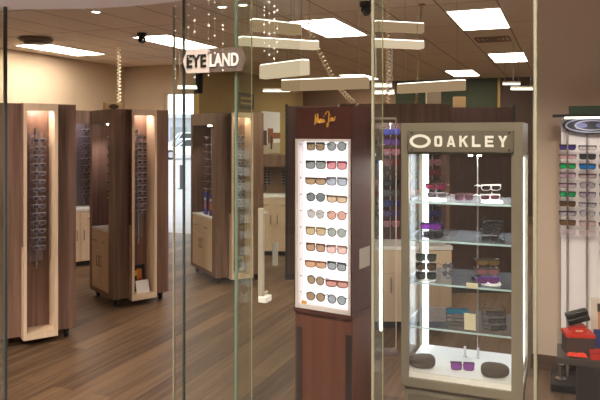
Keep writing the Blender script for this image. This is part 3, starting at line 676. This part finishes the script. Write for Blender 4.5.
for i, py in enumerate(rowy):
    for j in (0, 1):
        x = -.042 + j * .108; z = dz(py) - .0195; c = PAIRS[i][j]
        pg.cyl((x, y0 + .025, z + .0185), .0016, .05, axis='Y', n=6)
        sty = ['square', 'round', 'square', 'round', 'sport'][(i * 2 + j * 3) % 5]
        glasses('%s sunglasses in the %s row, %s column of the lit maroon cabinet' % (c[0], ORD[i], ('left', 'right')[j]), loc2w(t, (x, y0 + .012 - .01, z)), mrz + R((-6, 5, 0, 4)[(i + j) % 4]), fmat(c[1]), lens_mat(tuple(int(v + (255 - v) * .2) for v in c[2]), .3), sty, .79, 'sunglasses in the lit maroon cabinet', temples=True, folded=True, nn=20, rim=.0038)
pg.build('peg', plain('clear peg', (220, 214, 216), .3), t)
sd = MB()
for py in rowy:
    sd.ball((-h + .016, y0 + .02, dz(py - 2)), .004, n=8); sd.ball((h - .009, y0 + .01, dz(py - 2)), .004, n=8)
sd.build('stud', M_CHROME, t)
MB().box(-.115, -.095, y0 + .0, y0 + .012, zb0 + .012, zb0 + .03).build('gold_tag', M_GOLD, t)

# ------------------------------------------------------------------ tall glass case
X0, X1, Y0, Y1 = -.69, -.158, 2.954, 3.374
t = thing('glass_display_case', 'tall bronze and glass sunglasses case with white lettering on its header', 'display case', ((X0 + X1) / 2, Y0, 0), 0)
OC = t; h = (X1 - X0) / 2; D = Y1 - Y0
zd, zt0, zt = .515, 1.512, 1.655
bc = MB().box(-h + .012, h - .012, .02, D, .03, zd - .075)
bc.build('base_cabinet', M_BRONZE, t)
MB().box(-h + .03, h - .03, .006, .02, .06, zd - .105).build('base_panel', M_BRONZE2, t)
MB().prism([(-h + .06, zd - .14), (-h + .36, zd - .14), (-h + .06, zd - .40)], .0, .006).build('base_triangle', M_BRONZE, t)
MB().box(-h + .02, h - .02, .03, D - .01, 0, .03).build('plinth', M_BLACK, t)
MB().box(-h, h, 0, D, zd - .07, zd - .028, bev=.003).build('bottom_rail', M_BRONZE, t)
MB().box(-h + .012, h - .012, .012, D - .004, zd - .028, zd).build('deck', M_WHITE, t)
MB().box(-h, h, 0, .02, zt0, zt).box(-h, h, D - .02, D, zt0, zt).box(-h, -h + .02, .02, D - .02, zt0, zt).box(h - .02, h, .02, D - .02, zt0, zt).box(-h + .02, h - .02, .02, D - .02, zt - .012, zt).box(-h + .02, h - .02, .02, D - .02, zt0, zt0 + .012).build('header', M_BRONZE, t)
pw = .034
for x in (-h, h - pw):
    MB().box(x if x < 0 else h - .048, x + pw, 0, .022, zd - .028, zt0).build('post', M_BRONZE, t)
    MB().box(x if x < 0 else h - .02, (x + .02) if x < 0 else h, D - .02, D, zd - .028, zt0).build('post', M_BRONZE, t)
MB().box(-h + pw, h - .048, .006, .011, zd, zt0).build('glass_front', M_CASEGL, t)
for x in (-h + .002, h - .006): MB().box(x, x + .004, .022, D - .02, zd, zt0).build('glass_side', M_CASEGL, t)
for z in (1.292, 1.117, .92, .716):
    sh = MB().box(-h + .01, h - .01, .03, D - .012, z - .006, z).build('shelf', M_SHELF, t)
    MB().box(-h + .01, h - .01, .027, .03, z - .007, z + .001).build('shelf_edge', M_SHEDGE, sh)
MB().box(-h + .024, -h + .05, D - .045, D - .022, zd + .004, zt0 - .004).build('led_strip', M_LED, t)
MB().box(h - .03, h - .014, D - .045, D - .022, zd + .004, zt0 - .02).build('led_strip', M_LED, t)
for x in (.02, .06): MB().cyl((x, .2, zt0 - .006), .010, .012, n=12).build('spotlight', M_SPOT, t)
MB().tube([(0.03, D - .03, zd), (.03, D - .03, zt0)], .004).build('rear_rod', M_CHROME, t)
# header plate with lettering
pl = MB().box(-h + .035, h - .035, -.022, -.012, zt0 + .012, zt - .035, bev=.002).build('sign_plate', M_BRONZE2, t)
for x in (-h + .055, h - .055):
    for z in (zt0 + .022, zt - .046): MB().cyl((x, -.012, z), .0045, .026, axis='Y', n=10).build('standoff', M_BLACK, pl)
zc = (zt0 + .012 + zt - .035) / 2
LET = {'A': [[(0, 0), (.26, 0), (.6, 1), (.34, 1)], [(.74, 0), (1, 0), (.66, 1), (.4, 1)], [(.2, .17), (.8, .17), (.76, .37), (.24, .37)]],
       'K': [[(0, 0), (.27, 0), (.27, 1), (0, 1)], [(.27, .4), (.52, .56), (1, 1), (.68, 1), (.27, .62)], [(.4, .5), (.58, .62), (1.02, 0), (.7, 0)]],
       'L': [[(0, 0), (.27, 0), (.27, 1), (0, 1)], [(.27, 0), (.95, 0), (.95, .24), (.27, .24)]],
       'E': [[(0, 0), (.27, 0), (.27, 1), (0, 1)], [(.27, 0), (.95, 0), (.95, .22), (.27, .22)], [(.27, .4), (.88, .4), (.88, .61), (.27, .61)], [(.27, .78), (.95, .78), (.95, 1), (.27, 1)]],
       'Y': [[(.36, 0), (.64, 0), (.64, .48), (.36, .48)], [(0, 1), (.3, 1), (.62, .46), (.38, .4)], [(.7, 1), (1, 1), (.62, .4), (.38, .46)]]}
lm = MB(); lw, lh = .038, .049
for i, ch in enumerate('OAKLEY'):
    ox = -.110 + i * .0550; oz = zc - lh / 2
    if ch == 'O': lm.ring(selli(ox + lw * .46, zc, lw * .46, lh * .5, 4.5, 28), selli(ox + lw * .46, zc, lw * .18, lh * .29, 3.5, 28), -.0255, -.0215)
    else:
        for q in LET[ch]: lm.prism([(ox + a * lw, oz + b * lh) for a, b in q], -.0255, -.0215)
lm.build('lettering', M_LETTER, pl)
oa = selli(-.174, zc, .048, .031, 2.0, 40); ob = selli(-.174, zc, .034, .019, 1.9, 40)
MB().ring(oa, ob, -.0255, -.0215).build('emblem', M_LETTER, pl)
lt = bpy.data.lights.new('case_lamp', 'AREA'); lt.shape = 'RECTANGLE'; lt.size = .4; lt.size_y = .25; lt.energy = 8; lt.color = (1, .97, .95)
lo = bpy.data.objects.new('case_lamp', lt); COL.objects.link(lo); lo.location = ((X0 + X1) / 2, Y0 + .2, zt0 - .004)

def CL(px, dep, z):                                  # place in the case under a view column, at a depth behind its front
    r = (px - 300) / F; y = Y0 + dep
    return (y * (r * CY - SY) / (r * SY + CY), y, z)
def stand(label, loc, r=.05, mat=None, h_=.05, disc=True):
    t = thing('display_stand', label, 'display stand', loc, 0, 'little stands in the tall case')
    MB().cyl((0, 0, .005), r, .01, n=28, r2=r * .9).build('base', mat or M_WHITE, t, smooth=True)
    MB().tube([(0, 0, .01), (0, 0, h_)], .003, None, 8).build('stem', mat or M_CHROME, t)
    return t
def wire_rack(label, loc, w_=.1, tiers=3, st=.03):
    t = thing('wire_rack', label, 'rack', loc, YAW * .5, 'black wire racks in the tall case')
    MB().tube([(math.cos(a) * w_ * .5, math.sin(a) * w_ * .35, .003) for a in [i * PI / 12 for i in range(24)]], .003, None, 6, True).build('base_ring', M_BLACK, t)
    for s_ in (-1, 1): MB().tube([(s_ * w_ * .5, 0, .003), (s_ * w_ * .5, .0, st * tiers), (s_ * w_ * .3, .0, st * tiers + .02)], .0028, None, 6).build('upright', M_BLACK, t)
    for i in range(tiers): MB().tube([(-w_ * .5, 0, st * (i + 1)), (0, -.012, st * (i + 1)), (w_ * .5, 0, st * (i + 1))], .0024, None, 6).build('rung', M_BLACK, t)
    return t
G = 'sunglasses in the tall glass case'
BK, GR = fmat((26, 24, 28)), fmat((120, 112, 118))
z1_, z2_, z3_, z4_ = 1.292, 1.117, .92, .716
def rot(d): return YAW * .6 + R(d)
# top shelf
stand('white round stand at the left of the top shelf', CL(436, .12, z1_), .05, None, .07); stand('white round stand at the right of the top shelf', CL(492, .12, z1_), .05, None, .07)
glasses('pink-lensed sunglasses on the left white stand of the top shelf', CL(436, .10, z1_ + .052), rot(-12), fmat((70, 36, 50)), lens_mat((150, 60, 90)), 'sport', .72, G)
glasses('clear sunglasses low on the left white stand of the top shelf', CL(437, .11, z1_ + .012), rot(-8), GR, lens_mat((120, 110, 124), .6), 'sport', .66, G)
glasses('dark wire sunglasses lying between the two top shelf stands', CL(464, .14, z1_ + .001), rot(10), fmat((74, 44, 48)), lens_mat((120, 84, 100), .5), 'square', .72, G)
glasses('white-framed sunglasses high on the right stand of the top shelf', CL(491, .10, z1_ + .056), rot(16), fmat((226, 220, 224)), lens_mat((70, 50, 60)), 'sport', .68, G)
glasses('white-framed sunglasses low on the right stand of the top shelf', CL(490, .10, z1_ + .012), rot(14), fmat((214, 208, 214)), lens_mat((120, 70, 90)), 'sport', .68, G)
# second shelf
wire_rack('black wire rack at the left of the second shelf', CL(432, .13, z2_), .10, 2)
glasses('purple-orange mirrored sunglasses on the second shelf', CL(431, .08, z2_ + .042), rot(-6), fmat((60, 30, 90)), lens_mat((150, 70, 190), .9), 'shield', .66, G)
glasses('dark sunglasses on the left rack below the purple mirrored pair', CL(433, .08, z2_ + .006), rot(-4), BK, lens_mat((70, 66, 76)), 'sport', .66, G)
glasses('thin dark sunglasses right of the purple mirrored pair', CL(449, .18, z2_ + .001), rot(22), fmat((60, 54, 56)), lens_mat((150, 140, 146), .4), 'square', .66, G)
wire_rack('black wire rack at the right of the second shelf', CL(493, .14, z2_), .10, 3)
for i, q in enumerate(('lowest', 'middle', 'highest')): glasses('dark sunglasses %s on the right rack of the second shelf' % q, CL(492 + (i - 1) * 2, .09, z2_ + .004 + i * .031), rot(12 - i * 8), BK, lens_mat((96, 88, 98), .6), 'sport', .6, G)
# third shelf
stand('white round stand at the left of the third shelf', CL(425, .10, z3_), .05, None, .12); stand('white round stand at the right of the third shelf', CL(491, .12, z3_), .045, None, .1)
for i, (q, lc) in enumerate((('lowest', (70, 76, 72)), ('middle', (92, 74, 60)), ('highest', (80, 88, 84)))):
    glasses('black-framed sunglasses %s of three on the left third shelf stand' % q, CL(426, .05, z3_ + .012 + i * .042), rot(-4), BK, lens_mat(lc, .85), 'square', .74, G, rim=.0036)
for i, q in enumerate(('lower', 'upper')): glasses('%s small dark sunglasses right of the three-tier stand' % q, CL(448, .16, z3_ + .012 + i * .035), rot(30), BK, lens_mat((150, 146, 150), .5), 'round', .5, G)
tag(MB().tube([(0, 0, 0), (0, 0, .08)], .003, None, 8).cyl((0, 0, .003), .016, .006).build('stem_stand', M_CHROME, None, CL(448, .17, z3_)), 'thin steel stem beside the three-tier stand', 'display stand')
for i, (q, fc, lc) in enumerate((('purple-framed sunglasses lowest', (90, 30, 140), (130, 70, 130)), ('pinkish grey sunglasses middle', (70, 60, 70), (180, 120, 130)), ('olive-brown sunglasses highest', (60, 50, 40), (150, 120, 80)))):
    glasses(q + ' on the right third shelf stand', CL(488, .07, z3_ + .012 + i * .04), rot(8 - i * 4), fmat(fc), lens_mat(lc, .8), 'sport', .74, G)
glasses('black sunglasses leaning left of the right third shelf stand', CL(476, .16, z3_ + .002), rot(50), BK, lens_mat((40, 38, 44), .9), 'square', .62, G)
# fourth shelf
rk = wire_rack('black ring stand under the blue mirrored sunglasses', CL(457, .14, z4_), .095, 2, .03)
glasses('blue mirrored sunglasses on the fourth shelf', CL(457, .10, z4_ + .055), rot(4), fmat((30, 60, 90)), lens_mat((20, 130, 170), .95), 'sport', .74, G)
wire_rack('black wire rack at the right of the fourth shelf', CL(494, .14, z4_), .10, 3)
for i, q in enumerate(('lowest', 'middle', 'highest')): glasses('dark sunglasses %s on the right rack of the fourth shelf' % q, CL(497 + (i - 1) * -2, .09, z4_ + .004 + i * .031), rot(24 - i * 9), BK, lens_mat((120, 112, 120), .5), 'sport', .6, G)
card('cream price card hanging low on the fourth shelf edge', CL(470, .024, z4_ + .012), R(0), .05, .075, [plain('cream price paper', (232, 220, 190), .6)], -.1, 'price_card', 'price card')
card('cream price card on the edge of the third shelf', CL(472, .024, z3_ - .004), R(0), .05, .022, [plain('cream price paper', (232, 220, 190), .6)], -.05, 'price_card', 'price card')
# deck
def clam(label, loc, rz, fl):
    t = thing('glasses_case', label, 'glasses case', loc, rz, 'brown clamshell cases on the white deck')
    bm = bmesh.new(); bmesh.ops.create_uvsphere(bm, u_segments=28, v_segments=16, radius=1)
    def shp(v, up):
        p = 2.8; n_ = (abs(v.x) ** p + abs(v.y) ** p + abs(v.z) ** p) ** (1 / p); v /= n_
        return Vector((v.x * .062, v.y * .03, v.z * .032 * (1 + .12 * v.x * fl) + .032))
    for v in bm.verts: v.co = shp(v.co, 1)
    lo_, hi_ = bm.copy(), bm
    for b_, nm, s_ in ((lo_, 'lower_shell', -1), (hi_, 'upper_shell', 1)):
        bmesh.ops.bisect_plane(b_, geom=b_.verts[:] + b_.edges[:] + b_.faces[:], plane_co=(0, 0, .03 + s_ * .0006), plane_no=(0, -s_ * .0, -s_), clear_outer=True)
        bmesh.ops.holes_fill(b_, edges=b_.edges[:])
        me = bpy.data.meshes.new(nm); b_.to_mesh(me); b_.free(); me.materials.append(plain('brown case shell', (82, 68, 60), .55))
        for p_ in me.polygons: p_.use_smooth = True
        link(nm, me, t)
    MB().tube([(math.cos(a) * .0605, math.sin(a) * .029, .03) for a in [i * PI / 16 for i in range(32)]], .0012, None, 5, True).build('zip', M_BLACK, t)
    return t
clam('dark brown glasses case at the left of the white deck', CL(422, .07, zd), R(18), 1); clam('dark brown glasses case at the right of the white deck', CL(495, .075, zd), R(12), -1)
glasses('purple sunglasses lying centre front on the white deck', CL(462.5, .10, zd + .001), rot(0), fmat((84, 40, 90)), lens_mat((160, 80, 180), .85), 'square', .84, G, folded=True)
for px, q in ((465, 'left'), (478, 'right')):
    tag(MB().cyl((0, 0, .025), .006, .05, n=12).cyl((0, 0, .003), .012, .006, n=12).build('display_peg', plain('white peg', (236, 232, 236), .4), None, CL(px, .30, zd)), '%s short white peg at the back of the deck' % q, 'peg', 'white pegs at the back of the deck')

# ------------------------------------------------------------------ acrylic stand left of the case
x, y = W(384, 4.75)
t = thing('acrylic_stand', 'clear acrylic glasses stand with a lit white tube left of the case', 'display stand', (x, y, 0), YAW)
a_ = .095
MB().box(-a_, a_, -.05, .05, 0, .03).build('base', M_ACR, t)
MB().box(-a_, a_, .045, .05, .03, 1.72).build('back_sheet', M_CASEGL, t)
for sx_ in (-1, 1): MB().box(sx_ * a_ - .003, sx_ * a_ + .003, .042, .05, .03, 1.72).build('edge', plain('pale acrylic edge', (214, 200, 180), .3), t)
MB().box(-a_, a_, .04, .052, 1.715, 1.73).build('top_edge', plain('pale acrylic edge', (214, 200, 180), .3), t)
MB().box(-.031, -.012, -.02, -.005, Zat(331, 4.73), Zat(161, 4.73)).build('lit_tube', M_LED, t)
MB().ring(selli(.0, 1.655, .03, .014, 2, 24), selli(.0, 1.655, .021, .007, 2, 24), .036, .044).build('emblem', plain('tan emblem', (226, 200, 160), .4), t)

# ------------------------------------------------------------------ spectacle board on the right
d_b = 4.2
def bx_(px, y): r = (px - 300) / F; return y * (r * CY - SY) / (r * SY + CY)
YBd = 4.55
xb = bx_(561, YBd)
t = thing('spectacle_board', 'white spectacle board with steel rods before the tan partition', 'display board', (xb, YBd, 0), 0)
BD = t
dB = YBd / ((572 - 300) / F * SY + CY)
zB = lambda py: Zat(py, dB)
MB().box(0, .62, .0, .02, .12, zB(118), bev=.003).build('board', plain('white board', (240, 232, 232), .4), t)
sh = MB().box(-.05, .66, -.16, .03, zB(117.5), zB(115)).build('top_shelf', M_BLACK, t)
MB().box(.02, .6, -.15, -.13, zB(117.5) - .012, zB(117.5)).build('lamp', M_TUBE, sh)
for q_ in (.12, .45): lamp((xb + q_, YBd - .14, zB(117.5) - .05), .35, .04)
MB().box(.045, .62, -.155, -.14, zB(115), zB(107)).build('sign_strip', plain('dark green strip', (26, 58, 34), .4), sh)
rx = [bx_(567.5, YBd) - xb, bx_(587, YBd) - xb, bx_(607, YBd) - xb]
for x in rx: MB().tube([(x, -.02, .02), (x, -.02, zB(118))], .007, None, 8).cyl((x, -.02, .012), .04, .024).build('rod', plain('grey rod dull', (150, 142, 138), .4), t)
MB().prism(selli(rx[0] + .14, zB(125.5), .17, .058, 2.0, 32), -.05, -.036).build('oval_badge', plain('black badge', (20, 19, 28), .6), t)
for a, b in ((.155, .048), (.1, .034)): MB().ring(selli(rx[0] + .14, zB(125.5), a, b, 2, 32), selli(rx[0] + .14, zB(125.5), a - .012, b - .008, 2, 32), -.054, -.049).build('badge_ring', plain('dull badge ring', (130, 132, 146), .6), t)
for s_ in (-1, 1): MB().prism(selli(rx[0] + .14 + s_ * .055, zB(125.5), .032, .016, 2, 20), -.055, -.049).build('badge_lens', plain('silver blue', (84, 88, 120), .7), t)
MB().box(-.06, .62, -.2, .1, 0, .045, bev=.004).build('foot', M_BLACK, t)
MB().cyl((.0, -.1, .09), .013, .1, n=14).cyl((.0, -.1, .05), .035, .012, n=20).cyl((.0, -.1, .142), .02, .006, n=14).build('foot_post', M_CHROME, t)
ry = [147.5, 156.5, 166, 175, 184.5, 193.5, 203, 212, 221.5]
C1 = [('dark purple', (60, 26, 40), (70, 50, 130), 1), ('pink clear', (190, 130, 130), (232, 200, 204), .3), ('green mirrored', (40, 44, 40), (40, 170, 100), 1), ('pink rimmed', (150, 70, 90), (214, 190, 210), .4), ('plum', (90, 40, 60), (206, 190, 206), .4), ('emerald mirrored', (36, 40, 36), (30, 150, 90), 1), ('brown', (70, 48, 32), (96, 70, 48), 1), ('black rimmed', (40, 34, 38), (200, 190, 200), .4), ('bronze', (80, 56, 38), (110, 78, 50), 1)]
C2 = [('clear black-rimmed', (50, 46, 52), (226, 220, 226), .3), ('dark grey', (40, 40, 44), (66, 70, 74), 1), ('blue mirrored', (30, 40, 70), (30, 120, 200), 1), ('red rimmed', (130, 50, 60), (216, 200, 206), .3), ('grey rimmed', (90, 80, 90), (210, 200, 210), .3), ('violet rimmed', (100, 70, 110), (206, 196, 212), .3), ('slate rimmed', (70, 66, 80), (200, 196, 206), .3), ('charcoal rimmed', (56, 50, 56), (206, 200, 206), .3), ('pale pink', (200, 150, 150), (226, 206, 206), .3)]
pegs = MB()
for j, (CCc, x) in enumerate(((C1, rx[0]), (C2, rx[1]), (C2, rx[2]))):
    for i, py in enumerate(ry):
        c = CCc[i] if j < 2 else (C1 + C2)[(i * 5 + 3) % 18]
        z = zB(py) - .016
        pegs.cyl((x, -.055, z + .026), .0025, .07, axis='Y', n=6)
        glasses('%s glasses, %s row of the %s rod on the white board' % (c[0], ORD[i], ('left', 'middle', 'right edge')[j]), loc2w(t, (x, -.092, z)), R(-4 + 8 * ((i * 7 + j * 3) % 5) / 4), fmat(tuple(int(v * .62) for v in c[1])), lens_mat(c[2], c[3]), ('square', 'sport', 'round')[(i + j) % 3] if c[3] < 1 else 'square', .76, 'glasses on the white board', folded=True, rim=.0036)
for j, x in enumerate(rx):
    for i in range(3):
        z = zB(231 + i * 9.5) - .016
        pegs.cyl((x, -.055, z + .026), .0025, .07, axis='Y', n=6)
        if j == 2 or i == 0: glasses('faint clear glasses, %s row of the %s rod on the white board' % (ORD[9 + i], ('left', 'middle', 'right edge')[j]), loc2w(t, (x, -.092, z)), 0, fmat((190, 170, 176)), lens_mat((230, 220, 226), .25), 'square', .76, 'glasses on the white board', folded=True)
pegs.build('peg', M_STEEL, t)

# ---- low display table in front of the board with boxes
ZT = .37
x0, y0 = FL(557, 353, ZT)
tb = thing('display_table', 'low dark display table at the right edge under the red boxes', 'table', (x0, 3.87, 0), 0)
MB().box(0, .55, 0, .26, ZT - .035, ZT, bev=.002).build('tabletop', plain('dark taupe laminate', (66, 57, 51), .5), tb)
MB().box(.10, .55, .005, .255, 0, ZT - .035).build('plinth', plain('dark plinth', (34, 28, 26), .6), tb)
def AT(px, y, z): return (bx_(px, y), y, z)
M_RED = plain('red card', (196, 44, 26), .5)
yy = 4.0; dT = yy / ((578 - 300) / F * SY + CY)
bxo = thing('gift_box', 'big dark box with red lid on the low table', 'box', AT(578, yy, ZT), R(14))
MB().box(-.074, .074, -.06, .06, 0, .10).build('carton', plain('brown box card', (66, 50, 44), .6), bxo); MB().box(-.077, .077, -.063, .063, .10, .118).build('lid', M_RED, bxo)
zb2 = ZT + .118
rb = thing('gift_box', 'small red box between the black case and big box', 'box', AT(577, yy, zb2), R(18))
MB().box(-.040, .040, -.032, .032, 0, .030, bev=.002).build('carton', M_RED, rb); MB().box(-.042, .042, -.034, .034, .030, .038).build('lid', plain('deep red card', (170, 34, 22), .5), rb); MB().box(-.02, .02, -.0365, -.035, .008, .018).build('print', plain('pale print', (220, 170, 140), .5), rb)
bk = thing('glasses_case', 'black hard glasses case tilted on the small red box', 'glasses case', AT(579, yy, zb2 + .036), R(14))
o = MB().box(-.060, .060, -.026, .026, 0, .034, bev=.006).build('lower_shell', M_BLACK, bk); o2 = MB().box(-.060, .060, -.026, .026, .035, .066, bev=.008).build('upper_shell', M_BLACK, bk)
bk.rotation_euler = (0, -R(17), R(14)); bk.location.z += .018
tp = MB(); random.seed(3)
bm = tp.bm; n_ = 8
g = [[bm.verts.new((-.05 + .1 * i / n_, -.03 + .06 * j / n_, .006 + abs(math.sin(i * 1.7 + j)) * .012 * (1 if 0 < i < n_ and 0 < j < n_ else .2))) for j in range(n_ + 1)] for i in range(n_ + 1)]
for i in range(n_):
    for j in range(n_): bm.faces.new((g[i][j], g[i + 1][j], g[i + 1][j + 1], g[i][j + 1]))
o = tp.build('tissue_paper', plain('orange red tissue', (226, 62, 30), .7), None, AT(577, 3.92, ZT), R(6))
md = o.modifiers.new('thickness', 'SOLIDIFY'); md.thickness = .003
tag(o, 'crumpled orange-red tissue lying at the front of the low table', 'tissue paper')
rb2 = thing('gift_box', 'flat red box at the right edge of the low table', 'box', AT(596, 3.93, ZT), R(4))
MB().box(-.03, .10, -.03, .05, 0, .03, bev=.002).build('carton', M_RED, rb2); MB().box(-.032, .102, -.032, .052, .03, .04).build('lid', plain('deep red card', (170, 34, 22), .5), rb2)
cp = card('photo card with a blue figure at the right edge of the low table', AT(603, 4.05, ZT), R(6), .12, .30, [plain('pale photo', (206, 190, 176), .5), (.1, .9, .05, .42, plain('blue cloth print', (40, 56, 110), .6)), (.3, .75, .42, .75, plain('skin print', (190, 130, 100), .6)), (.28, .78, .75, .9, plain('hair print', (60, 40, 30), .6))], .1)

# ------------------------------------------------------------------ lamps of the mall walkway
for x, y, g in ((-3.5, .4, 'left'), (.3, .2, 'right')):
    t = thing('mall_ceiling_light', 'square mall ceiling light outside the shop, %s one' % g, 'ceiling light', (x, y, 3.6), 0, 'mall ceiling lights')
    MB().box(-.5, .5, -.5, .5, -.02, -.005).build('diffuser', emit('mall diffuser', (255, 240, 230), 50), t)
    MB().ring([(-.53, -.53), (.53, -.53), (.53, .53), (-.53, .53)], [(-.5, -.5), (.5, -.5), (.5, .5), (-.5, .5)], -.03, 0, None, 'XY').build('frame', M_WHITE, t)
